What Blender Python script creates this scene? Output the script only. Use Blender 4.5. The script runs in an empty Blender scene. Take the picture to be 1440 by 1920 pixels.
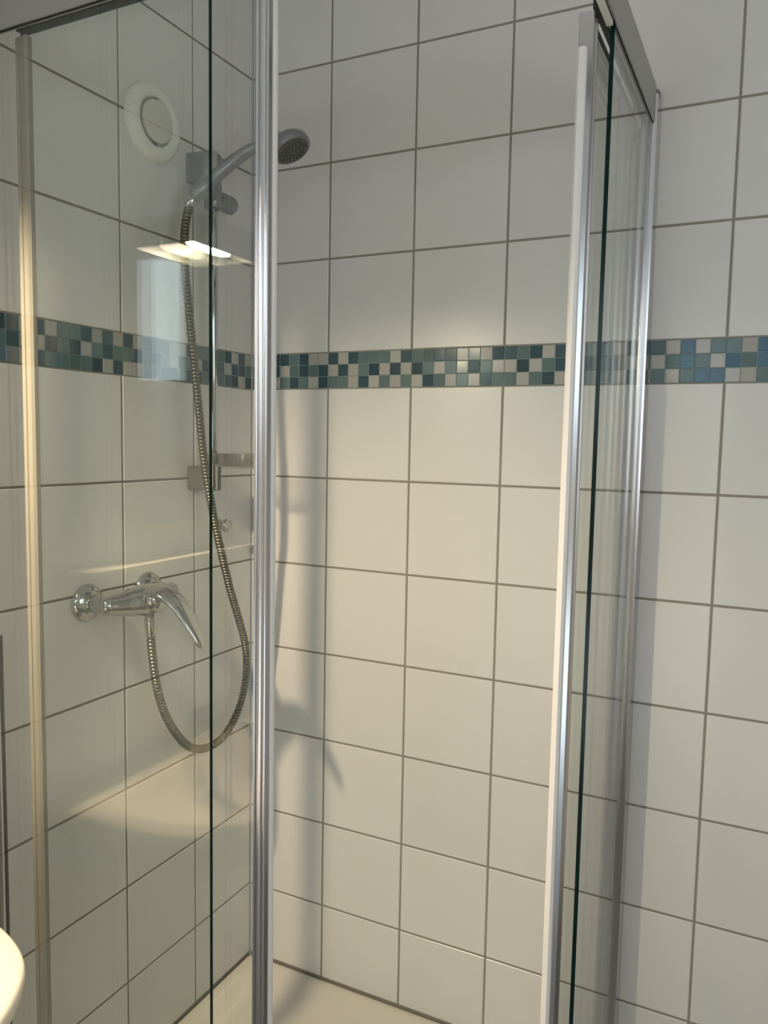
import bpy, bmesh, math, random
from mathutils import Vector, Matrix

random.seed(7)
ZO = 1.13            # height of the survey origin above the floor
def Z(z): return z + ZO

# ------------------------------------------------------------------ camera
scn = bpy.context.scene
CX, CY, CZ = 1.10528, -1.53325, Z(0.28643)
yaw, pitch, roll = -0.45825644, -0.08968737, 0.01833982
fwd = Vector((math.sin(yaw)*math.cos(pitch), math.cos(yaw)*math.cos(pitch), math.sin(pitch)))
rt0 = Vector((math.cos(yaw), -math.sin(yaw), 0)); up0 = rt0.cross(fwd)
rt = math.cos(roll)*rt0 + math.sin(roll)*up0
up = -math.sin(roll)*rt0 + math.cos(roll)*up0
cd = bpy.data.cameras.new('camera'); cam = bpy.data.objects.new('camera', cd)
scn.collection.objects.link(cam)
cd.sensor_fit = 'HORIZONTAL'; cd.sensor_width = 36.0
cd.lens = 36.0*1487.66/1440.0
cd.clip_start = 0.02
m = Matrix((rt, up, -fwd)).transposed().to_4x4()
m.translation = (CX, CY, CZ)
cam.matrix_world = m
scn.camera = cam

# ------------------------------------------------------------------ light and exposure
LAMP_STRENGTH = 3100.0    # small warm lamp over the mirror
WINDOW_STRENGTH = 2.8     # daylight in the small frosted window
SIDE_STRENGTH = 4.0       # daylight from the glazed door added behind the camera
RIGHT_STRENGTH = 3.2      # fill from a window added in the right wall
w = bpy.data.worlds.new('world'); scn.world = w; w.use_nodes = True
w.node_tree.nodes['Background'].inputs[0].default_value = (0.55, 0.65, 0.8, 1)
w.node_tree.nodes['Background'].inputs[1].default_value = 0.3
scn.view_settings.view_transform = 'Standard'
scn.view_settings.look = 'None'
scn.view_settings.exposure = 0.0
scn.view_settings.gamma = 1.0
scn.view_settings.use_curve_mapping = False

# ------------------------------------------------------------------ materials
def principled(name, col, rough=0.5, metal=0.0, spec=0.5, coat=0.0):
    mt = bpy.data.materials.new(name); mt.use_nodes = True
    b = mt.node_tree.nodes['Principled BSDF']
    b.inputs['Base Color'].default_value = (*col, 1)
    b.inputs['Roughness'].default_value = rough
    b.inputs['Metallic'].default_value = metal
    b.inputs['Specular IOR Level'].default_value = spec
    b.inputs['Coat Weight'].default_value = coat
    return mt

def vary(mt, amount=0.03, noise_scale=6.0, bump=0.0, bscale=40.0):
    """small island to island tone change, plus an optional fine bump"""
    nt = mt.node_tree; b = nt.nodes['Principled BSDF']
    col = tuple(b.inputs['Base Color'].default_value)
    geo = nt.nodes.new('ShaderNodeNewGeometry')
    hsv = nt.nodes.new('ShaderNodeHueSaturation')
    mr = nt.nodes.new('ShaderNodeMapRange')
    mr.inputs['To Min'].default_value = 1-amount; mr.inputs['To Max'].default_value = 1+amount
    nt.links.new(geo.outputs['Random Per Island'], mr.inputs['Value'])
    nt.links.new(mr.outputs['Result'], hsv.inputs['Value'])
    hsv.inputs['Color'].default_value = col
    nt.links.new(hsv.outputs['Color'], b.inputs['Base Color'])
    if bump:
        tc = nt.nodes.new('ShaderNodeTexCoord'); n = nt.nodes.new('ShaderNodeTexNoise')
        n.inputs['Scale'].default_value = bscale; n.inputs['Detail'].default_value = 2
        bp = nt.nodes.new('ShaderNodeBump'); bp.inputs['Strength'].default_value = bump
        bp.inputs['Distance'].default_value = 0.002
        nt.links.new(tc.outputs['Object'], n.inputs['Vector'])
        nt.links.new(n.outputs['Fac'], bp.inputs['Height'])
        nt.links.new(bp.outputs['Normal'], b.inputs['Normal'])
    return mt

M = {}
M['tile'] = vary(principled('white_glazed_tile', (0.70, 0.685, 0.655), 0.29), 0.025, bump=0.25, bscale=14)
M['grout'] = vary(principled('grey_grout', (0.27, 0.245, 0.205), 0.85), 0.0, bump=0.3, bscale=300)
M['mos_L'] = vary(principled('mosaic_pale', (0.43, 0.42, 0.38), 0.14, spec=0.28), 0.10)
M['mos_M'] = vary(principled('mosaic_mid_teal', (0.125, 0.185, 0.185), 0.14, spec=0.28), 0.16)
M['mos_D'] = vary(principled('mosaic_dark_teal', (0.045, 0.085, 0.10), 0.14, spec=0.28), 0.20)
M['mos_B'] = vary(principled('mosaic_blue', (0.075, 0.155, 0.22), 0.14, spec=0.28), 0.15)
M['mos_grout'] = principled('mosaic_grout', (0.22, 0.28, 0.275), 0.6)
M['paint'] = vary(principled('white_wall_paint', (0.72, 0.70, 0.67), 0.7), 0.0, bump=0.1, bscale=120)
M['ceiling'] = vary(principled('ceiling_paint', (0.80, 0.79, 0.77), 0.8), 0.0, bump=0.1, bscale=120)
M['chrome'] = principled('chrome', (0.52, 0.52, 0.51), 0.08, 1.0)
M['hose'] = principled('hose_steel', (0.21, 0.195, 0.155), 0.32, 1.0)
M['satin'] = principled('satin_grey_plastic', (0.26, 0.265, 0.275), 0.30, 0.5)
M['smoke'] = principled('smoked_plastic', (0.10, 0.10, 0.092), 0.3, 0.1)
M['alu'] = vary(principled('polished_aluminium', (0.56, 0.56, 0.57), 0.24, 1.0), 0.0)
M['alu_dark'] = principled('track_inside', (0.022, 0.025, 0.022), 0.5, 0.0)
M['alu_paint'] = principled('anodised_track', (0.40, 0.40, 0.39), 0.38, 0.8)
M['seal'] = principled('white_magnet_seal', (0.78, 0.76, 0.71), 0.4)
M['clearseal'] = principled('cream_door_trim', (0.25, 0.225, 0.18), 0.35, 0.0)
M['black'] = principled('black_rubber', (0.02, 0.02, 0.02), 0.5)
M['plastic'] = principled('white_plastic', (0.80, 0.79, 0.72), 0.35)
M['vent_in'] = principled('cream_plastic', (0.66, 0.65, 0.55), 0.45)
M['acrylic'] = principled('white_acrylic', (0.60, 0.57, 0.51), 0.2, coat=0.3)
M['ceramic'] = principled('warm_tinted_ceramic', (0.76, 0.68, 0.54), 0.12, coat=0.3)  # white glaze warmed to carry some of the lamp's yellow
M['mirror'] = principled('mirror_silver', (0.86, 0.88, 0.87), 0.02, 1.0)
M['cabinet'] = principled('white_lacquer', (0.72, 0.71, 0.68), 0.3)
M['floor'] = None

def glass_mat(name, tint, edge=False):
    mt = bpy.data.materials.new(name); mt.use_nodes = True
    nt = mt.node_tree; nt.nodes.clear()
    o = nt.nodes.new('ShaderNodeOutputMaterial'); mix = nt.nodes.new('ShaderNodeMixShader')
    tr = nt.nodes.new('ShaderNodeBsdfTransparent'); gl = nt.nodes.new('ShaderNodeBsdfGlossy')
    tr.inputs[0].default_value = (*tint, 1)
    gl.inputs['Roughness'].default_value = 0.0
    gl.inputs['Color'].default_value = (1, 1, 1, 1)
    lw = nt.nodes.new('ShaderNodeLayerWeight'); lw.inputs[0].default_value = 0.5
    pw = nt.nodes.new('ShaderNodeMath'); pw.operation = 'POWER'; pw.inputs[1].default_value = 5
    ma = nt.nodes.new('ShaderNodeMath'); ma.operation = 'MULTIPLY_ADD'
    ma.inputs[1].default_value = 0.95; ma.inputs[2].default_value = 0.042
    nt.links.new(lw.outputs['Facing'], pw.inputs[0]); nt.links.new(pw.outputs[0], ma.inputs[0])
    nt.links.new(ma.outputs[0], mix.inputs[0])
    nt.links.new(tr.outputs[0], mix.inputs[1]); nt.links.new(gl.outputs[0], mix.inputs[2])
    nt.links.new(mix.outputs[0], o.inputs[0])
    return mt
M['glass'] = glass_mat('clear_float_glass', (0.978, 0.990, 0.972))
M['clear_plastic'] = glass_mat('clear_soap_dish_plastic', (0.90, 0.89, 0.87))
M['glass_edge'] = principled('green_glass_edge', (0.002, 0.020, 0.014), 0.2, spec=0.2)

def emit_mat(name, col, strength):
    mt = bpy.data.materials.new(name); mt.use_nodes = True
    nt = mt.node_tree; nt.nodes.clear()
    o = nt.nodes.new('ShaderNodeOutputMaterial'); e = nt.nodes.new('ShaderNodeEmission')
    e.inputs[0].default_value = (*col, 1); e.inputs[1].default_value = strength
    nt.links.new(e.outputs[0], o.inputs[0]); return mt
M['lamp_glow'] = emit_mat('warm_lamp_glass', (1.0, 0.79, 0.56), LAMP_STRENGTH)
M['side_glow'] = emit_mat('added_door_glow', (0.74, 0.89, 1.0), SIDE_STRENGTH)
M['right_glow'] = emit_mat('added_window_glow', (0.90, 0.95, 1.0), RIGHT_STRENGTH)
M['day_glow'] = emit_mat('frosted_daylight_pane', (0.80, 0.92, 1.0), WINDOW_STRENGTH)

def floor_mat():
    mt = principled('grey_floor_tile', (0.12, 0.12, 0.115), 0.2)
    nt = mt.node_tree; b = nt.nodes['Principled BSDF']
    tc = nt.nodes.new('ShaderNodeTexCoord'); br = nt.nodes.new('ShaderNodeTexBrick')
    br.offset = 0.0; br.inputs['Scale'].default_value = 1.0
    br.inputs['Brick Width'].default_value = 0.3; br.inputs['Row Height'].default_value = 0.3
    br.inputs['Mortar Size'].default_value = 0.003
    br.inputs['Color1'].default_value = (0.13, 0.13, 0.125, 1); br.inputs['Color2'].default_value = (0.11, 0.11, 0.105, 1)
    br.inputs['Mortar'].default_value = (0.06, 0.06, 0.055, 1)
    nt.links.new(tc.outputs['Object'], br.inputs['Vector']); nt.links.new(br.outputs['Color'], b.inputs['Base Color'])
    return mt
M['floor'] = floor_mat()

# ------------------------------------------------------------------ helpers
col = scn.collection
def obj(name, bm, mats, parent=None, smooth=False, angle=35):
    me = bpy.data.meshes.new(name)
    bmesh.ops.recalc_face_normals(bm, faces=bm.faces)
    bm.to_mesh(me); bm.free()
    o = bpy.data.objects.new(name, me); col.objects.link(o)
    for mt in (mats if isinstance(mats, (list, tuple)) else [mats]): me.materials.append(mt)
    if smooth:
        me.polygons.foreach_set('use_smooth', [True]*len(me.polygons))
        try: me.set_sharp_from_angle(angle=math.radians(angle))
        except Exception: pass
    if parent:
        o.parent = parent
        o.matrix_parent_inverse = Matrix.Translation(-parent.location)
    return o

def thing(name, label, cat, loc=(0, 0, 0), group=None):
    o = bpy.data.objects.new(name, None); col.objects.link(o)
    o.location = loc; o.empty_display_size = 0.05
    o['label'] = label; o['category'] = cat
    if group: o['group'] = group
    return o
def tag(o, label, cat, group=None):
    o['label'] = label; o['category'] = cat
    if group: o['group'] = group
    return o
def struct(o): o['kind'] = 'structure'; return o

def box(bm, x0, x1, y0, y1, z0, z1, mi=0, bev=0.0):
    vs = [bm.verts.new((x, y, z)) for z in (z0, z1) for x, y in ((x0, y0), (x1, y0), (x1, y1), (x0, y1))]
    fs = [bm.faces.new([vs[i] for i in f]) for f in ((3, 2, 1, 0), (4, 5, 6, 7), (0, 1, 5, 4), (1, 2, 6, 5), (2, 3, 7, 6), (3, 0, 4, 7))]
    for f in fs: f.material_index = mi
    if bev:
        es = list({e for f in fs for e in f.edges})
        bmesh.ops.bevel(bm, geom=es, offset=bev, segments=2, profile=0.7, affect='EDGES')
    return fs

def prism(bm, pts, z0, z1, mi=0):
    """extrude an XY outline up from z0 to z1"""
    a = [bm.verts.new((x, y, z0)) for x, y in pts]; b = [bm.verts.new((x, y, z1)) for x, y in pts]
    n = len(pts); fs = []
    for i in range(n): fs.append(bm.faces.new((a[i], a[(i+1) % n], b[(i+1) % n], b[i])))
    fs.append(bm.faces.new(a[::-1])); fs.append(bm.faces.new(b))
    for f in fs: f.material_index = mi
    return fs

def loft(bm, rings, cap=True, closed=True, mi=0):
    vr = [[bm.verts.new(p) for p in r] for r in rings]
    n = len(rings[0])
    for a, b in zip(vr, vr[1:]):
        for i in range(n if closed else n-1):
            f = bm.faces.new((a[i], a[(i+1) % n], b[(i+1) % n], b[i])); f.material_index = mi
    if cap:
        f = bm.faces.new(vr[0][::-1]); f.material_index = mi
        f = bm.faces.new(vr[-1]); f.material_index = mi

def frame_of(d, ref=None):
    d = Vector(d).normalized()
    r = Vector(ref) if ref else (Vector((0, 0, 1)) if abs(d.z) < 0.9 else Vector((1, 0, 0)))
    u = (r - d*r.dot(d)).normalized(); v = d.cross(u)
    return d, u, v

def lathe(bm, origin, axis, prof, n=32, cap=True, mi=0):
    """prof = [(distance along axis, radius)]"""
    d, u, v = frame_of(axis); o = Vector(origin)
    rings = []
    for t, r in prof:
        r = max(r, 1e-5)
        rings.append([o + d*t + (u*math.cos(2*math.pi*i/n) + v*math.sin(2*math.pi*i/n))*r for i in range(n)])
    loft(bm, rings, cap, mi=mi)

def smooth_path(pts, step=0.01):
    P = [Vector(p) for p in pts]
    P = [P[0]*2-P[1]] + P + [P[-1]*2-P[-2]]
    out = []
    for i in range(1, len(P)-2):
        a, b, c, d = P[i-1:i+3]
        n = max(2, int((c-b).length/step))
        for k in range(n):
            t = k/n
            out.append(0.5*((2*b)+(c-a)*t+(2*a-5*b+4*c-d)*t*t+(-a+3*b-3*c+d)*t**3))
    out.append(P[-2]); return out

def sweep(bm, path, radii, n=16, ref=(0, 0, 1), cap=True, mi=0):
    """radii: one (a, b) per path point; a along the ref-side axis, b across it"""
    rings = []; prev = None
    for i, p in enumerate(path):
        t = (path[min(i+1, len(path)-1)] - path[max(i-1, 0)]).normalized()
        if prev is None:
            r = Vector(ref); u = (r - t*r.dot(t)).normalized()
        else:
            u = (prev - t*prev.dot(t)).normalized()
        prev = u; v = t.cross(u)
        a, b = radii[i] if isinstance(radii[i], tuple) else (radii[i], radii[i])
        rings.append([p + u*math.cos(2*math.pi*k/n)*a + v*math.sin(2*math.pi*k/n)*b for k in range(n)])
    loft(bm, rings, cap, mi=mi)

# ------------------------------------------------------------------ the tiled walls
ROOM_X, ROOM_Y, CEIL = 2.15, -2.70, Z(1.36)
ZROWS = [Z(v) for v in (-1.0045, -0.8035, -0.6033, -0.4023, -0.2009, 0.0, 0.2, 0.3999)]
ZUP = [Z(v) for v in (0.4769, 0.6793, 0.8824, 1.0891, 1.2925)] + [CEIL]
XJ = [0.0, 0.2047, 0.4061, 0.6075, 0.8106, 1.0137, 1.2165, 1.4193, 1.6221, 1.8249, 2.0277, ROOM_X]
YJ = [0.0, 0.2044, 0.4094, 0.6124, 0.8154, 1.0184, 1.2214, 1.4244, 1.6274, 1.8304, 2.0334, 2.2364, 2.4394, 2.6424, 2.70]
TRAY_TOP = Z(-0.984)
G = 0.0042           # joint width
PITCH = 0.02528

def tile(bm, P, u0, u1, z0, z1, mi, ch=0.0012, depth=0.0035, tilt=0.0015):
    """one raised tile; P maps (u, out, z) to the room"""
    a = random.uniform(-tilt, tilt); b = random.uniform(-tilt, tilt)
    uc, zc = (u0+u1)/2, (z0+z1)/2
    def off(u, z): return a*(u-uc) + b*(z-zc)
    rings = []
    for k, o in ((0, -depth), (0, -ch), (ch, 0.0)):
        rings.append([P(u, o + off(u, z), z) for u, z in ((u0+k, z0+k), (u1-k, z0+k), (u1-k, z1-k), (u0+k, z1-k))])
    vr = [[bm.verts.new(p) for p in r] for r in rings]
    for r0, r1 in zip(vr, vr[1:]):
        for i in range(4):
            f = bm.faces.new((r0[i], r0[(i+1) % 4], r1[(i+1) % 4], r1[i])); f.material_index = mi
    f = bm.faces.new(vr[-1]); f.material_index = mi

BACK_TOP = 'DDMDLLDLDMMMLDMMDDLMLDDMDLD' + 'LMMLMD' + 'MLBLMMLB'
BACK_MID = 'DLMDMDLDLMDLDLDMLMMDMLLDLMD' + 'MDMLLM' + 'LMBMLBMB'
BACK_BOT = 'LMDMLDMMLDLMLMLDMLMLDMMLMDL' + 'DMLMML' + 'MLMBBLLM'
LEFT_TOP = 'DLDLDMMMMDLLMMML' + 'DLMLDMM' + 'LDLD'
LEFT_MID = 'LMDDLMDDLMMLMDMD' + 'MMDMLDM' + 'DLLD'
LEFT_BOT = 'DDLDMMMMDDMDDMML' + 'LDLDMMM' + 'MDLM'
MI = {'L': 2, 'M': 3, 'D': 4, 'B': 5}

def tiled_wall(name, P, joints, mosaic, anchor, tray_to):
    bm = bmesh.new()
    # the wall body behind, coloured as the joint mortar
    L = joints[-1]
    body = [P(0, -0.10, 0), P(L, -0.10, 0), P(L, -0.10, CEIL), P(0, -0.10, CEIL)]
    front = [P(0, -0.0012, 0), P(L, -0.0012, 0), P(L, -0.0012, CEIL), P(0, -0.0012, CEIL)]
    loft(bm, [body, front], True, mi=1)
    rows = [(0.0, ZROWS[0])] + list(zip(ZROWS, ZROWS[1:])) + list(zip(ZUP, ZUP[1:]))
    for z0, z1 in rows:
        for u0, u1 in zip(joints, joints[1:]):
            a = z0
            if u0 < tray_to - 0.06:
                if z1 <= TRAY_TOP: continue
                a = max(z0, TRAY_TOP)
            aa = a + (G/2 if a > 0 else 0)
            if a == TRAY_TOP: aa = a + 0.004
            tile(bm, P, u0+G/2, u1-G/2, aa, z1-G/2, 0)
    # the band of glass mosaic, three small tiles high
    z0, z1 = ZROWS[-1], ZUP[0]; h = (z1-z0)/3; g = 0.0013
    # strip of paler grout between the little tiles
    fs = [bm.verts.new(P(u, -0.0008, z)) for u, z in ((0.0, z0), (L, z0), (L, z1), (0.0, z1))]
    f = bm.faces.new(fs); f.material_index = 6
    i0 = -int(anchor/PITCH) - 1
    k = 0; u = anchor + i0*PITCH
    while u < L:
        for r, pat in enumerate(mosaic[::-1]):
            c = pat[k] if k < len(pat) else random.choice('LLMMMDDB')
            a, b = max(u, 0.0)+g/2, min(u+PITCH, L)-g/2
            if b - a > 0.006:
                tile(bm, P, a, b, z0+r*h+g/2, z0+(r+1)*h-g/2, MI[c], ch=0.0007, depth=0.002, tilt=0.02)
        u += PITCH; k += 1
    o = obj(name, bm, [M['tile'], M['grout'], M['mos_L'], M['mos_M'], M['mos_D'], M['mos_B'], M['mos_grout']])
    return struct(o)

# back wall: u = X, faces -Y.  left wall: u = -Y, faces +X
tiled_wall('wall_back', lambda u, o, z: Vector((u, -o, z)), XJ,
           ['M'+'L'+'M'+BACK_TOP, 'D'+'M'+'L'+BACK_MID, 'L'+'D'+'M'+BACK_BOT], 0.2047, 0.90)
tiled_wall('wall_left', lambda u, o, z: Vector((o, -u, z)), YJ,
           [LEFT_TOP, LEFT_MID, LEFT_BOT], PITCH, 0.76)

bm = bmesh.new(); box(bm, -0.1, ROOM_X+0.1, ROOM_Y-0.1, 0.1, -0.08, 0.0)
struct(obj('floor', bm, M['floor']))
bm = bmesh.new(); box(bm, -0.1, ROOM_X+0.1, ROOM_Y-0.1, 0.1, CEIL, CEIL+0.08)
struct(obj('ceiling', bm, M['ceiling']))
RY0, RY1, RZ0, RZ1 = -2.20, -1.10, Z(0.0), Z(1.0)  # opening for the added window
bm = bmesh.new()
for a in ((ROOM_Y-0.1, RY0, 0.0, CEIL), (RY1, 0.0, 0.0, CEIL), (RY0, RY1, 0.0, RZ0), (RY0, RY1, RZ1, CEIL)):
    box(bm, ROOM_X, ROOM_X+0.1, a[0], a[1], a[2], a[3])
struct(obj('wall_right', bm, M['paint']))
wn = bpy.data.objects.new('added_window', None); col.objects.link(wn)  # unseen window, added to throw more light on the left wall
wn.location = (ROOM_X, (RY0+RY1)/2, RZ0); struct(wn)
bm = bmesh.new()
for a in ((RY0, RY0+0.05, RZ0, RZ1), (RY1-0.05, RY1, RZ0, RZ1), (RY0, RY1, RZ0, RZ0+0.05), (RY0, RY1, RZ1-0.05, RZ1)):
    box(bm, ROOM_X+0.02, ROOM_X+0.07, a[0], a[1], a[2], a[3])
obj('window_frame', bm, M['cabinet'], wn)
bm = bmesh.new(); box(bm, ROOM_X+0.045, ROOM_X+0.05, RY0+0.05, RY1-0.05, RZ0+0.05, RZ1-0.05)
obj('pane', bm, M['right_glow'], wn)
# front wall, behind the photographer, with an opening for the window
WX0, WX1, WZ0, WZ1 = 1.36, 1.98, Z(0.50), Z(1.12)       # window
DX0, DX1, DZ1 = 0.12, 0.96, Z(1.02)                     # glazed door, added as a daylight source
bm = bmesh.new()
for a in ((0.0, DX0, 0.0, CEIL), (DX1, WX0, 0.0, CEIL), (WX1, ROOM_X, 0.0, CEIL), (DX0, DX1, DZ1, CEIL), (WX0, WX1, 0.0, WZ0), (WX0, WX1, WZ1, CEIL)):
    box(bm, a[0], a[1], ROOM_Y-0.1, ROOM_Y, a[2], a[3])
struct(obj('wall_front', bm, M['paint']))
wn = bpy.data.objects.new('window_2', None); col.objects.link(wn)
wn.location = ((WX0+WX1)/2, ROOM_Y, WZ0); struct(wn)
bm = bmesh.new()
for a in ((WX0, WX0+0.04, WZ0, WZ1), (WX1-0.04, WX1, WZ0, WZ1), (WX0, WX1, WZ0, WZ0+0.04), (WX0, WX1, WZ1-0.04, WZ1)):
    box(bm, a[0], a[1], ROOM_Y-0.07, ROOM_Y-0.02, a[2], a[3])
obj('window_frame', bm, M['cabinet'], wn)
bm = bmesh.new(); box(bm, WX0+0.04, WX1-0.04, ROOM_Y-0.05, ROOM_Y-0.045, WZ0+0.04, WZ1-0.04)
obj('pane', bm, M['day_glow'], wn)
dr = bpy.data.objects.new('added_door', None); col.objects.link(dr)  # unseen door added for daylight, panes placed for reflections in the wall profile
dr.location = (DX0, ROOM_Y, 0); struct(dr)
P1, P2, P3, P4 = Z(-1.03), Z(-0.42), Z(0.38), Z(0.93)
bm = bmesh.new()
for a in ((DX0, DX0+0.09, 0.005, DZ1), (DX1-0.09, DX1, 0.005, DZ1), (DX0+0.09, DX1-0.09, 0.005, P1), (DX0+0.09, DX1-0.09, P2, P3), (DX0+0.09, DX1-0.09, P4, DZ1)):
    box(bm, a[0], a[1], ROOM_Y-0.065, ROOM_Y-0.02, a[2], a[3])
obj('door_leaf', bm, M['cabinet'], dr)
for a in ((P1, P2), (P3, P4)):
    bm = bmesh.new(); box(bm, DX0+0.09, DX1-0.09, ROOM_Y-0.05, ROOM_Y-0.045, a[0], a[1])
    obj('added_door_pane', bm, M['side_glow'], dr)
bm = bmesh.new(); lathe(bm, (DX1-0.045, ROOM_Y-0.02, Z(-0.08)), (0, 1, 0), [(0, .02), (.006, .02), (.008, .009), (.04, .009)], 20)
sweep(bm, [Vector((DX1-0.045, ROOM_Y+0.018, Z(-0.08))), Vector((DX1-0.11, ROOM_Y+0.022, Z(-0.08))), Vector((DX1-0.165, ROOM_Y+0.022, Z(-0.08)))], [.009, .009, .008], 12)
obj('door_handle', bm, M['chrome'], dr, True)

# ------------------------------------------------------------------ shower tray
def rrect(x0, x1, y0, y1, r, z, n=8):
    pts = []
    for cx, cy, a0 in ((x1-r, y1-r, 0), (x0+r, y1-r, 90), (x0+r, y0+r, 180), (x1-r, y0+r, 270)):
        for k in range(n+1):
            a = math.radians(a0 + 90*k/n); pts.append(Vector((cx+r*math.cos(a), cy+r*math.sin(a), z)))
    return pts
TX, TY = 0.905, -0.762
tray = thing('shower_tray', 'white acrylic shower tray in the tiled corner under the glass enclosure', 'shower tray', (TX/2, TY/2, 0))
bm = bmesh.new()
rings = [rrect(0.003, TX, TY, -0.003, 0.012, 0.0), rrect(0.003, TX, TY, -0.003, 0.012, TRAY_TOP-0.006),
         rrect(0.005, TX-0.002, TY+0.002, -0.005, 0.012, TRAY_TOP-0.001), rrect(0.009, TX-0.008, TY+0.008, -0.009, 0.014, TRAY_TOP),
         rrect(0.020, TX-0.05, TY+0.05, -0.020, 0.03, TRAY_TOP-0.001), rrect(0.032, TX-0.06, TY+0.06, -0.032, 0.05, TRAY_TOP-0.006),
         rrect(0.055, TX-0.08, TY+0.08, -0.055, 0.07, TRAY_TOP-0.020), rrect(0.09, TX-0.11, TY+0.11, -0.09, 0.08, TRAY_TOP-0.030),
         rrect(0.30, TX-0.30, TY+0.25, -0.25, 0.08, TRAY_TOP-0.036)]
loft(bm, rings)
obj('basin', bm, M['acrylic'], tray, True, 50)
bm = bmesh.new(); lathe(bm, (0.45, -0.38, TRAY_TOP-0.036), (0, 0, 1), [(0, .045), (.004, .045), (.006, .038), (.007, .0)], 32)
obj('drain_cover', bm, M['chrome'], tray, True)

# ------------------------------------------------------------------ glass enclosure
TRK0, TRK1 = Z(0.845), Z(0.910)
XF, YF = 0.882, -0.738           # outer faces of the two sides
enc = thing('shower_enclosure', 'aluminium frame and two fixed glass panels of the corner shower', 'shower enclosure', (XF, YF, TRAY_TOP))

def glass_pane(name, x0, x1, y0, y1, z0, z1, parent, label=None):
    bm = bmesh.new(); fs = box(bm, x0, x1, y0, y1, z0, z1, 0)
    thin_x = (x1-x0) < (y1-y0)
    for f in bm.faces:
        n = f.normal if f.normal.length else None
        f.normal_update(); n = f.normal
        big = abs(n.x) > 0.9 if thin_x else abs(n.y) > 0.9
        f.material_index = 0 if big else 1
    o = obj(name, bm, [M['glass'], M['glass_edge']], parent)
    if label: o['label'] = label
    return o
GB, GT = TRAY_TOP+0.035, Z(0.862)
glass_pane('fixed_glass', 0.02, 0.4645, -0.734, -0.728, GB, GT, enc)
glass_pane('fixed_glass', 0.8725, 0.8785, -0.402, -0.02, GB, GT, enc)

def track_section(bm, mapf, L0, L1, z0, z1):
    """inverted channel: outer fascia, roof, inner lip and a lower outer lip. mapf(s, d, z): s along, d inward from the outer face"""
    secs = [((0.0, z0), (0.0025, z0), (0.0025, z1-0.003), (0.0105, z1-0.003), (0.0105, z0+0.002), (0.0130, z0+0.002), (0.0130, z1), (0.004, z1), (0.0, z1-0.004))]
    for s in secs:
        loft(bm, [[mapf(L, d, z) for d, z in s] for L in (L0, L1)])
# front (left in the photo) rail runs along X, side rail along Y
bm = bmesh.new(); track_section(bm, lambda s, d, z: Vector((s, YF+d, z)), 0.002, XF-0.001, TRK0, TRK1)
obj('top_rail', bm, M['alu_paint'], enc)
bm = bmesh.new(); track_section(bm, lambda s, d, z: Vector((XF-d, s, z)), -0.0475, YF+0.0135, TRK0, TRK1)
obj('top_rail', bm, M['alu_paint'], enc)
bm = bmesh.new(); box(bm, 0.8690, 0.8775, YF+0.014, -0.410, TRK0-0.004, TRK0+0.018, bev=0.001)
obj('guide_strip', bm, M['seal'], enc)
# bottom rails on the tray rim
bm = bmesh.new(); box(bm, 0.004, XF, YF, YF+0.036, TRAY_TOP, TRAY_TOP+0.032, bev=0.003)
obj('bottom_rail', bm, M['alu'], enc, True)
bm = bmesh.new(); box(bm, XF-0.036, XF, YF+0.038, -0.004, TRAY_TOP, TRAY_TOP+0.032, bev=0.003)
obj('bottom_rail', bm, M['alu'], enc, True)

def ridged(x0, x1, depth_at, n=10, bulge=0.002):
    """points of one convex ridge between x0 and x1"""
    return [(x0+(x1-x0)*k/n, bulge*math.sin(math.pi*k/n)) for k in range(n+1)]
# wall profile on the back wall (right in the photo): two convex ridges with a groove, flat outer side
def wall_profile_pts(a0, a1, groove, depth):
    pts = []
    for s, b in ridged(a0, groove-0.0008, 0, bulge=0.0022): pts.append((s, depth+b))
    for s, b in ((groove-0.0008, -0.004), (groove+0.0008, -0.004)): pts.append((s, depth+b))
    for s, b in ridged(groove+0.0008, a1, 0, bulge=0.0026): pts.append((s, depth+b))
    pts += [(a1, 0.0005), (a0, 0.0005)]
    return pts
PT = Z(0.893)
bm = bmesh.new()
prism(bm, [(s, -d) for s, d in wall_profile_pts(0.8535, 0.8855, 0.8660, 0.046)], TRAY_TOP+0.001, PT)
obj('wall_profile', bm, M['alu'], enc, True, 30)
bm = bmesh.new()
prism(bm, [(d, -s) for s, d in wall_profile_pts(0.704, -YF, 0.716, 0.028)], TRAY_TOP+0.001, PT)
obj('wall_profile', bm, M['alu'], enc, True, 30)
# dark gasket beside the left profile
bm = bmesh.new(); box(bm, 0.001, 0.029, -0.7035, -0.699, TRAY_TOP+0.002, Z(-0.03))
obj('gasket', bm, M['black'], enc)
bm = bmesh.new(); lathe(bm, (0.8745, -0.018, PT), (0, 0, 1), [(0, .0115), (.010, .0115), (.016, .009), (.0185, .0)], 24)
obj('profile_cap', bm, M['satin'], enc, True)
bm = bmesh.new(); lathe(bm, (0.014, -0.722, PT), (0, 0, 1), [(0, .013), (.010, .013), (.016, .010), (.0185, .0)], 24)
obj('profile_cap', bm, M['satin'], enc, True)

DB, DT = TRAY_TOP+0.034, Z(0.846)
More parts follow.
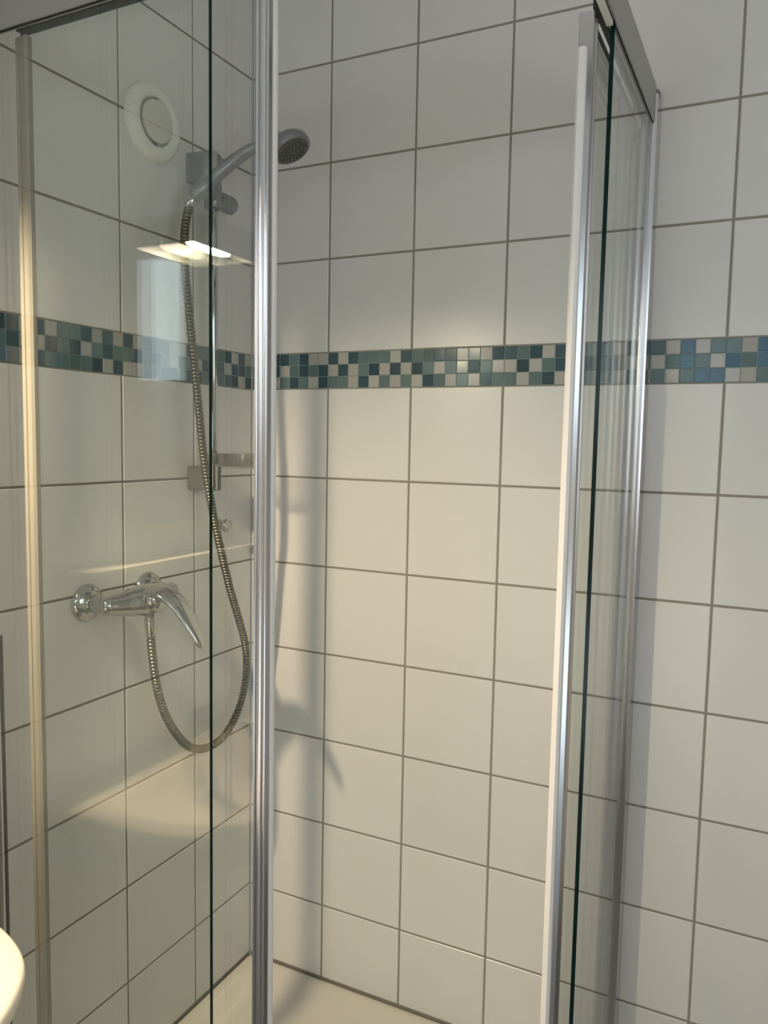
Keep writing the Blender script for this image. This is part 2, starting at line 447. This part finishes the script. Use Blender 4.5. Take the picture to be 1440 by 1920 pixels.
# front sliding door, pushed left
d1 = thing('sliding_door', 'sliding glass door in front of the shower mixer, its bright fluted rail left of the opening', 'shower door', (0.33, -0.712, DB))
glass_pane('glass_pane', 0.118, 0.526, -0.7155, -0.7100, DB, Z(0.846), d1)
bm = bmesh.new()
out = [(0.5242, -0.7055), (0.5242, -0.7215)]
for k in range(7): out.append((0.5242+0.0040*k/6, -0.7222-0.0012*math.sin(math.pi*k/6)))
for k in range(9): out.append((0.5285+0.0100*k/8, -0.7216-0.0020*math.sin(math.pi*k/8)))
for k in range(5): out.append((0.5393+0.0037*k/4, -0.7218-0.0008*math.sin(math.pi*k/4)))
out += [(0.5440, -0.7200), (0.5446, -0.7170), (0.5430, -0.7150), (0.5430, -0.7055)]
prism(bm, out, DB, DT)
obj('leading_rail', bm, M['alu'], d1, True, 25)
bm = bmesh.new()
pts = [(0.5431, -0.7145), (0.5460, -0.7140), (0.5472, -0.7115), (0.5472, -0.7085), (0.5460, -0.7060), (0.5431, -0.7057)]
prism(bm, pts, DB, Z(0.80)); obj('magnet_seal', bm, M['seal'], d1, True, 30)['label'] = 'white magnetic seal strip'
bm = bmesh.new()
pts = [(0.1090, -0.7170), (0.1175, -0.7185), (0.1180, -0.7170), (0.1250, -0.7170), (0.1300, -0.7195), (0.1330, -0.7160), (0.1330, -0.7090), (0.1090, -0.7080)]
prism(bm, pts, DB, Z(0.842)); obj('trailing_strip', bm, M['clearseal'], d1, True, 30)['label'] = 'cream plastic edge strip'
bm = bmesh.new(); box(bm, 0.1180, 0.5460, -0.7230, -0.7070, Z(0.8465), Z(0.872), bev=0.0015)
obj('hanger_bar', bm, M['alu_dark'], d1)['label'] = 'dark top hanger bar'
for x in (0.16, 0.48):
    bm = bmesh.new(); lathe(bm, (x, -0.7065, Z(0.862)), (0, 1, 0), [(0, .009), (.006, .009)], 20)
    obj('roller', bm, M['black'], d1, True)

# side sliding door, pushed back to the wall
d2 = thing('sliding_door', 'sliding glass door at the right side, its slim white sealed edge bordering the opening', 'shower door', (0.854, -0.25, DB))
glass_pane('glass_pane', 0.8500, 0.8555, -0.434, -0.060, DB, Z(0.846), d2)
bm = bmesh.new()
out = [(0.8415, -0.4300), (0.8415, -0.4485), (0.8425, -0.4500), (0.8605, -0.4500), (0.8620, -0.4485), (0.8612, -0.4440), (0.8600, -0.4420), (0.8600, -0.4350), (0.8625, -0.4330), (0.8625, -0.4300)]
prism(bm, out, DB, DT); obj('leading_rail', bm, M['alu'], d2, True, 25)
bm = bmesh.new()
pts = [(0.8410, -0.4502), (0.8418, -0.4550), (0.8450, -0.4580), (0.8500, -0.4580), (0.8535, -0.4550), (0.8540, -0.4502)]
prism(bm, pts, DB, Z(0.80)); obj('magnet_seal', bm, M['seal'], d2, True, 30)['label'] = 'white magnetic seal strip'
bm = bmesh.new(); box(bm, 0.8470, 0.8555, -0.0680, -0.0500, DB, Z(0.842), bev=0.001)
obj('trailing_strip', bm, M['clearseal'], d2, True)
bm = bmesh.new(); box(bm, 0.8590, 0.8675, -0.4520, -0.0540, Z(0.8465), Z(0.872), bev=0.0015)
obj('hanger_bar', bm, M['alu_dark'], d2)['label'] = 'dark top hanger bar'
for y in (-0.40, -0.085):
    bm = bmesh.new(); lathe(bm, (0.8525, y, Z(0.862)), (1, 0, 0), [(0, .009), (.006, .009)], 20)
    obj('roller', bm, M['black'], d2, True)
bm = bmesh.new(); lathe(bm, (0.8541, -0.082, Z(0.812)), (1, 0, 0), [(0, .008), (.004, .008), (.005, .006)], 20)
obj('bolt_cap', bm, M['black'], d2, True)

# ------------------------------------------------------------------ ventilation cover
v = thing('vent_cover', 'round cream plastic ventilation valve high on the left tiled wall', 'vent', (0, -0.327, Z(0.880)))
bm = bmesh.new()
prof = [(0.0, .071), (.004, .0715), (.012, .069), (.018, .062), (.019, .054), (.017, .046), (.010, .0425), (.003, .0415)]
lathe(bm, (0.0003, -0.327, Z(0.880)), (1, 0, 0), prof, 56)
obj('rim', bm, M['plastic'], v, True, 60)
bm = bmesh.new()
lathe(bm, (0.004, -0.327, Z(0.881)), (1, 0, 0), [(0, .012), (.008, .012), (.0085, .0385), (.011, .0395), (.014, .038), (.0155, .030), (.016, 0)], 48)
obj('valve_plate', bm, M['vent_in'], v, True, 50)
for s in (1, -1):
    bm = bmesh.new(); box(bm, 0.009, 0.0145, -0.327-0.004+s*-0.0, -0.327+0.004, Z(0.881)+s*0.0395-0.004, Z(0.881)+s*0.0395+0.004, bev=0.001)
    obj('clip', bm, M['smoke'], v)

# ------------------------------------------------------------------ riser rail with slider
RY, RX = -0.210, 0.055
rr = thing('shower_rail', 'chrome vertical shower rail on the left wall with grey end brackets and slider', 'shower rail', (RX, RY, Z(0.2)))
bm = bmesh.new(); lathe(bm, (RX, RY, Z(0.178)), (0, 0, 1), [(0, .0085), (.001, .0092), (.680, .0092), (.681, .0085)], 32)
obj('rail', bm, M['chrome'], rr, True, 60)
def bracket(z0, z1, mat, yw=0.028):
    bm = bmesh.new()
    yc = RY+0.010
    # saddle shape: wide plate at the wall, narrower shell round the rail
    secs = []
    for x, w in ((0.0006, yw), (0.006, yw), (0.012, yw*0.93), (0.034, yw*0.86), (0.048, yw*0.80), (0.055, yw*0.62), (0.0575, yw*0.40)):
        secs.append([Vector((x, yc-w, z0+0.002)), Vector((x, yc-w, z1-0.002)), Vector((x, yc-w+0.002, z1)), Vector((x, yc+w-0.002, z1)), Vector((x, yc+w, z1-0.002)), Vector((x, yc+w, z0+0.002)), Vector((x, yc+w-0.002, z0)), Vector((x, yc-w+0.002, z0))])
    loft(bm, secs); return bm
obj('wall_bracket', bracket(Z(0.800), Z(0.858), M['satin']), M['satin'], rr, True, 40)
obj('wall_bracket', bracket(Z(0.176), Z(0.226), M['smoke'], 0.026), M['smoke'], rr, True, 40)
bm = bmesh.new()
lathe(bm, (RX, RY, Z(0.745)), (0, 0, 1), [(0, .016), (.002, .018), (.046, .018), (.048, .016)], 28)
obj('slider', bm, M['satin'], rr, True, 50)
bm = bmesh.new()
lathe(bm, (RX, RY+0.014, Z(0.768)), (0, 1, -0.02), [(0, .015), (.006, .0175), (.024, .0185), (.026, .0178), (.028, .0185), (.044, .0180), (.050, .0150), (.052, .0)], 32)
obj('slider_knob', bm, M['satin'], rr, True, 50)
bm = bmesh.new()
lathe(bm, (0.067, -0.286, Z(0.747)), (0.036, 0.022, 0.042), [(0, .0135), (.002, .0150), (.036, .0175), (.038, .0160)], 28)
obj('cone_holder', bm, M['satin'], rr, True, 50)
bm = bmesh.new(); sweep(bm, smooth_path([(RX, RY, Z(0.768)), (0.066, -0.238, Z(0.768)), (0.080, -0.268, Z(0.766))], 0.008), [(.013, .013)]*len(smooth_path([(RX, RY, Z(0.768)), (0.066, -0.238, Z(0.768)), (0.080, -0.268, Z(0.766))], 0.008)))
obj('holder_arm', bm, M['satin'], rr, True, 50)

# ------------------------------------------------------------------ clear soap dish clipped on the rail
sd = thing('soap_dish', 'clear plastic oval soap dish on the shower rail, above the lower bracket', 'soap dish', (0.055, RY, Z(0.235)))
def oval_ring(sx, sy, z, n=40, cx=0.124, cy=-0.205):
    r = []
    for i in range(n):
        a = 2*math.pi*i/n; c, q = math.cos(a), math.sin(a)
        r.append(Vector((cx+sx*math.copysign(abs(c)**0.85, c), cy+sy*math.copysign(abs(q)**0.85, q), z)))
    return r
bm = bmesh.new()
loft(bm, [oval_ring(.046, .034, Z(0.2250)), oval_ring(.054, .042, Z(0.2280)), oval_ring(.059, .047, Z(0.2400)), oval_ring(.061, .049, Z(0.2550)),
          oval_ring(.058, .046, Z(0.2550)), oval_ring(.056, .044, Z(0.2410)), oval_ring(.051, .039, Z(0.2310)), oval_ring(.044, .032, Z(0.2285))])
obj('dish', bm, M['clear_plastic'], sd, True, 50)
bm = bmesh.new(); lathe(bm, (RX, RY, Z(0.232)), (0, 0, 1), [(0, .0125), (.018, .0125)], 24)
obj('collar', bm, M['clear_plastic'], sd, True, 50)

# ------------------------------------------------------------------ hand shower
hs = thing('hand_shower', 'grey chrome hand shower clipped high on the rail, head tilted into the cubicle', 'hand shower', (0.062, -0.286, Z(0.74)))
HP = [(0.0640, -0.2858, 0.7420), (0.0750, -0.2798, 0.7558), (0.0850, -0.2714, 0.7689), (0.1080, -0.2598, 0.7934), (0.1350, -0.2453, 0.8191), (0.1650, -0.2349, 0.8381), (0.2000, -0.2300, 0.8480), (0.2280, -0.2262, 0.8500)]
path = smooth_path([(x, y, Z(z)) for x, y, z in HP], 0.006)
n = len(path); rad = []
for i in range(n):
    t = i/(n-1)
    r = 0.0100 + 0.0028*math.sin(math.pi*min(1, t*1.25)) + 0.004*max(0, t-0.8)/0.2
    rad.append((r, r*1.12))
bm = bmesh.new(); sweep(bm, path, rad, 20); obj('handle', bm, M['satin'], hs, True, 60)
hc = Vector((0.247, -0.2245, Z(0.838)))           # head centre
hn = Vector((0.50, 0.02, -0.866)).normalized()    # spray direction
bm = bmesh.new()
lathe(bm, hc - hn*0.022, hn, [(0, .004), (.002, .016), (.008, .028), (.016, .0355), (.022, .038), (.030, .0385), (.034, .0370), (.0345, .030)], 44)
obj('head', bm, M['satin'], hs, True, 50)
bm = bmesh.new()
lathe(bm, hc + hn*0.0105, hn, [(0, .0325), (.0030, .0325), (.0045, .030), (.0050, .0)], 40)
d, u, vv = frame_of(hn)
for rr_, cnt in ((.008, 6), (.015, 12), (.0215, 18), (.0275, 24)):
    for k in range(cnt):
        a = 2*math.pi*k/cnt
        lathe(bm, hc + hn*0.0155 + (u*math.cos(a)+vv*math.sin(a))*rr_, hn, [(0, .0013), (.0022, .0009)], 6)
obj('spray_face', bm, M['smoke'], hs, True, 50)['label'] = 'dark grey spray face with rubber nozzles'
bm = bmesh.new()
lathe(bm, Vector((0.0640, -0.2858, Z(0.7420))), (-0.010, -0.006, -0.016), [(-.004, .0105), (0, .0112), (.012, .0100), (.016, .0085)], 24)
obj('hose_nut', bm, M['chrome'], hs, True, 50)

# ------------------------------------------------------------------ hose
HOSE = [(0.0600,-0.2880,0.7300),(0.0600,-0.2950,0.7143),(0.0620,-0.3050,0.6721),(0.0680,-0.3115,0.6110),(0.0750,-0.3105,0.5408),(0.0800,-0.3045,0.4606),(0.0840,-0.2986,0.3895),(0.0880,-0.2942,0.3278),(0.0900,-0.2856,0.2550),(0.0900,-0.2694,0.1858),(0.0850,-0.2447,0.1192),(0.0800,-0.2122,0.0380),(0.0750,-0.1766,-0.0416),(0.0700,-0.1396,-0.1132),(0.0650,-0.1111,-0.1739),(0.0620,-0.1028,-0.2312),(0.0600,-0.1118,-0.2843),(0.0600,-0.1411,-0.3306),(0.0620,-0.1871,-0.3598),(0.0650,-0.2500,-0.3624),(0.0680,-0.3040,-0.3396),(0.0700,-0.3459,-0.2975),(0.0720,-0.3783,-0.2492),(0.0730,-0.3981,-0.2011),(0.0730,-0.4092,-0.1515),(0.0720,-0.4147,-0.1042),(0.0720,-0.4158,-0.0830)]
hp = smooth_path([(x, y, Z(z)) for x, y, z in HOSE], 0.0016)
# resample evenly so that the spiral ribs stay regular
def resample(P, step):
    out = [P[0]]; acc = 0
    for a, b in zip(P, P[1:]):
        L = (b-a).length; s = step-acc
        while s <= L:
            out.append(a.lerp(b, s/L)); s += step
        acc = (acc+L) % step
    return out
hp = resample(hp, 0.00175)
bm = bmesh.new()
sweep(bm, hp, [0.0087 if i % 4 in (0, 1) else (0.0078 if i % 4 == 2 else 0.0058) for i in range(len(hp))], 12)
tag(obj('shower_hose', bm, M['hose'], None, True, 60), 'ribbed metal shower hose looping down below the mixer', 'shower hose')

# ------------------------------------------------------------------ small wall knob beside the rail
bm = bmesh.new()
lathe(bm, (0.0004, -0.130, Z(0.094)), (1, 0, 0), [(0, .014), (.004, .0145), (.007, .009), (.016, .008), (.020, .0125), (.026, .0150), (.032, .0130), (.036, .0)], 32)
tag(obj('wall_hook', bm, M['chrome'], None, True, 50), 'small round chrome wall knob beside the hose near the corner', 'hook')

# ------------------------------------------------------------------ mixer
MY, MZ, MX = -0.4255, Z(-0.016), 0.062
mx = thing('shower_mixer', 'chrome single-lever shower mixer with two round wall roses on the left wall', 'mixer tap', (0, MY, MZ))
for s in (-1, 1):
    bm = bmesh.new()
    lathe(bm, (0.0004, MY+s*0.0775, MZ+0.001), (1, 0, 0), [(0, .0345), (.003, .0350), (.010, .0315), (.016, .0220), (.019, .0165)], 40)
    obj('wall_rose', bm, M['chrome'], mx, True, 50)
    bm = bmesh.new()
    lathe(bm, (0.016, MY+s*0.0775, MZ+0.001), (1, 0, 0), [(0, .0165), (.004, .0175), (.020, .0175), (.026, .0170), (.034, .0155)], 24)
    obj('inlet_nut', bm, M['chrome'], mx, True, 40)
bm = bmesh.new()
bp = smooth_path([(MX-0.012, MY-0.094, MZ+0.001), (MX-0.008, MY-0.080, MZ+0.001), (MX-0.002, MY-0.045, MZ), (MX+0.006, MY, MZ), (MX-0.002, MY+0.045, MZ), (MX-0.008, MY+0.080, MZ+0.001), (MX-0.012, MY+0.094, MZ+0.001)], 0.006)
nb = len(bp); rb = []
for i in range(nb):
    t = i/(nb-1)*2-1
    r = 0.0165 + 0.0140*max(0, math.cos(t*math.pi/2))**1.6
    if abs(t) > 0.93: r *= math.sqrt(max(0.05, 1-((abs(t)-0.93)/0.075)**2))
    rb.append((r*0.95, r))
sweep(bm, bp, rb, 28)
obj('body', bm, M['chrome'], mx, True, 60)
bm = bmesh.new()
lathe(bm, (MX+0.010, MY, MZ+0.002), (1, 0.05, 0.12), [(0, .026), (.018, .0265), (.026, .0255), (.033, .021), (.037, .012), (.038, .0)], 36)
obj('cartridge_cap', bm, M['chrome'], mx, True, 50)
bm = bmesh.new()
lp = smooth_path([(MX+0.022, MY, MZ+0.016), (MX+0.050, MY+0.001, MZ+0.017), (MX+0.080, MY+0.003, MZ+0.001), (MX+0.103, MY+0.005, MZ-0.026), (MX+0.121, MY+0.007, MZ-0.055), (MX+0.132, MY+0.008, MZ-0.078)], 0.004)
nl = len(lp); rl = []
for i in range(nl):
    t = i/(nl-1)
    a = 0.0130*(1-0.60*t); b = 0.0285*(1-0.72*t**2.0)
    if t < 0.12: a *= math.sqrt(max(0.1, 1-((0.12-t)/0.13)**2)); b *= math.sqrt(max(0.1, 1-((0.12-t)/0.13)**2))
    if t > 0.93: a *= math.sqrt(max(0.08, 1-((t-0.93)/0.072)**2)); b *= math.sqrt(max(0.08, 1-((t-0.93)/0.072)**2))
    rl.append((a, b))
sweep(bm, lp, rl, 24)
obj('lever', bm, M['chrome'], mx, True, 60)
bm = bmesh.new()
lathe(bm, (0.071, -0.4155, Z(-0.036)), (0, 0, -1), [(0, .0130), (.010, .0125), (.014, .0105), (.018, .0112), (.034, .0108), (.046, .0085), (.052, .0080)], 28)
obj('hose_outlet', bm, M['chrome'], mx, True, 50)

# ------------------------------------------------------------------ wash basin on the left wall, near the camera
BZ = Z(-0.350)
wb = thing('wash_basin', 'white ceramic wash basin rim at the lower left edge, lit yellow from above', 'wash basin', (0, -1.16, BZ-0.15))
half = [(0.0, -0.868), (0.06, -0.862), (0.14, -0.862), (0.22, -0.868), (0.28, -0.884), (0.325, -0.908), (0.358, -0.945), (0.385, -0.995), (0.400, -1.06), (0.408, -1.16)]
outl = half + [(x, -2.32-y) for x, y in half[-2::-1]]
def smooth2(pts, k=4):
    P = smooth_path([(x, y, 0) for x, y in pts], 0.012); return [(p.x, p.y) for p in P]
outl = smooth2(outl)
cx_, cy_ = 0.19, -1.16
def scaled(s, z, sx=None, dx=0.0):
    return [Vector((max(0.0006, 0.0006+(x-0.0006)*(sx or s)) if s >= 0.0 else x, cy_+(y-cy_)*s, z)) for x, y in outl]
def inner(s, z):
    return [Vector((cx_+0.015+(x-cx_)*s, cy_+(y-cy_)*s*0.98, z)) for x, y in outl]
bm = bmesh.new()
rings = [scaled(0.45, BZ-0.165, 0.55), scaled(0.62, BZ-0.150, 0.72), scaled(0.86, BZ-0.080, 0.90), scaled(0.955, BZ-0.040, 0.965), scaled(0.985, BZ-0.030, 0.988), scaled(0.997, BZ-0.022, 0.997),
         scaled(1.0, BZ-0.010, 1.0), scaled(0.996, BZ-0.003, 0.996), scaled(0.985, BZ, 0.985), inner(0.80, BZ-0.001), inner(0.76, BZ-0.006), inner(0.70, BZ-0.035), inner(0.55, BZ-0.095), inner(0.25, BZ-0.115)]
loft(bm, rings)
obj('bowl', bm, M['ceramic'], wb, True, 60)
bm = bmesh.new(); box(bm, 0.0006, 0.16, -1.26, -1.06, 0.0, BZ-0.14, bev=0.02)
obj('pedestal', bm, M['ceramic'], wb, True)
fc = thing('basin_tap', 'chrome mixer tap on the back ledge of the wash basin', 'tap', (0.085, -1.16, BZ))
bm = bmesh.new(); lathe(bm, (0.085, -1.16, BZ-0.006), (0, 0, 1), [(0, .026), (.010, .026), (.014, .021), (.080, .020), (.090, .016), (.092, .0)], 32)
obj('tap_body', bm, M['chrome'], fc, True, 50)
bm = bmesh.new(); pth = smooth_path([(0.085, -1.16, BZ+0.050), (0.13, -1.16, BZ+0.070), (0.18, -1.16, BZ+0.060), (0.20, -1.16, BZ+0.045)], 0.01)
sweep(bm, pth, [0.011]*len(pth)); obj('spout', bm, M['chrome'], fc, True, 50)
bm = bmesh.new(); pth = smooth_path([(0.080, -1.16, BZ+0.088), (0.12, -1.16, BZ+0.105), (0.16, -1.16, BZ+0.125)], 0.01)
sweep(bm, pth, [(0.005, 0.010)]*len(pth)); obj('tap_lever', bm, M['chrome'], fc, True, 50)

# ------------------------------------------------------------------ mirror cabinet, lamps and shelf (seen mirrored in the glass)
cb = thing('wall_mirror', 'frameless mirror above the basin, seen only as a reflection in the shower glass', 'mirror', (0.0, -1.30, Z(0.12)))
CY0, CY1 = -1.62, -1.045
bm = bmesh.new(); box(bm, 0.0006, 0.047, CY0, CY1, Z(0.12), Z(0.6755), bev=0.002); obj('backing_board', bm, M['cabinet'], cb)
bm = bmesh.new(); box(bm, 0.0473, 0.052, CY0, CY1, Z(0.12), Z(0.6755)); obj('mirror_glass', bm, M['mirror'], cb)
LX, LY = 0.085, -1.184
l = thing('mirror_lamp', 'warm lamp with small dark canopy over the mirror, doubled in the shower glass', 'lamp', (LX, LY, Z(0.66)))
bm = bmesh.new()
HY0, HY1 = LY-0.075, LY+0.075
box(bm, 0.0006, 0.128, HY0, HY1, Z(0.676), Z(0.700), bev=0.003)
box(bm, 0.124, 0.128, HY0, HY1, Z(0.644), Z(0.679))
box(bm, 0.054, 0.124, HY1-0.004, HY1, Z(0.644), Z(0.679))
box(bm, 0.054, 0.124, HY0, HY0+0.004, Z(0.644), Z(0.679))
obj('canopy', bm, M['alu_dark'], l)
def oval(s, z, n=36):
    return [Vector((LX + 0.020*s*math.cos(2*math.pi*i/n), LY + 0.040*s*math.sin(2*math.pi*i/n), z)) for i in range(n)]
bm = bmesh.new(); loft(bm, [oval(1.12, Z(0.6755)), oval(1.12, Z(0.664)), oval(1.04, Z(0.662))])
obj('socket', bm, M['chrome'], l, True, 50)
bm = bmesh.new(); loft(bm, [oval(1.0, Z(0.6615)), oval(0.99, Z(0.657)), oval(0.94, Z(0.653)), oval(0.78, Z(0.650)), oval(0.4, Z(0.6485)), oval(0.05, Z(0.648))])
obj('bulb', bm, M['lamp_glow'], l, True, 60)
# shelf with rounded front corners
bm = bmesh.new()
pts = [(0.0006, -0.915), (0.018, -0.915)]
for k in range(9):
    a = math.radians(90-90*k/8); pts.append((0.034+0.034*math.cos(a), -0.945+0.030*math.sin(a)))
for k in range(9):
    a = math.radians(-90*k/8); pts.append((0.034+0.034*math.cos(a), -1.57+0.030*math.sin(a)))
pts += [(0.0006, -1.60)]
prism(bm, pts, Z(0.040), Z(0.050))
tag(obj('wall_shelf', bm, M['ceramic'], None), 'narrow white shelf over the basin, mirrored in the shower glass as a bright line', 'shelf')
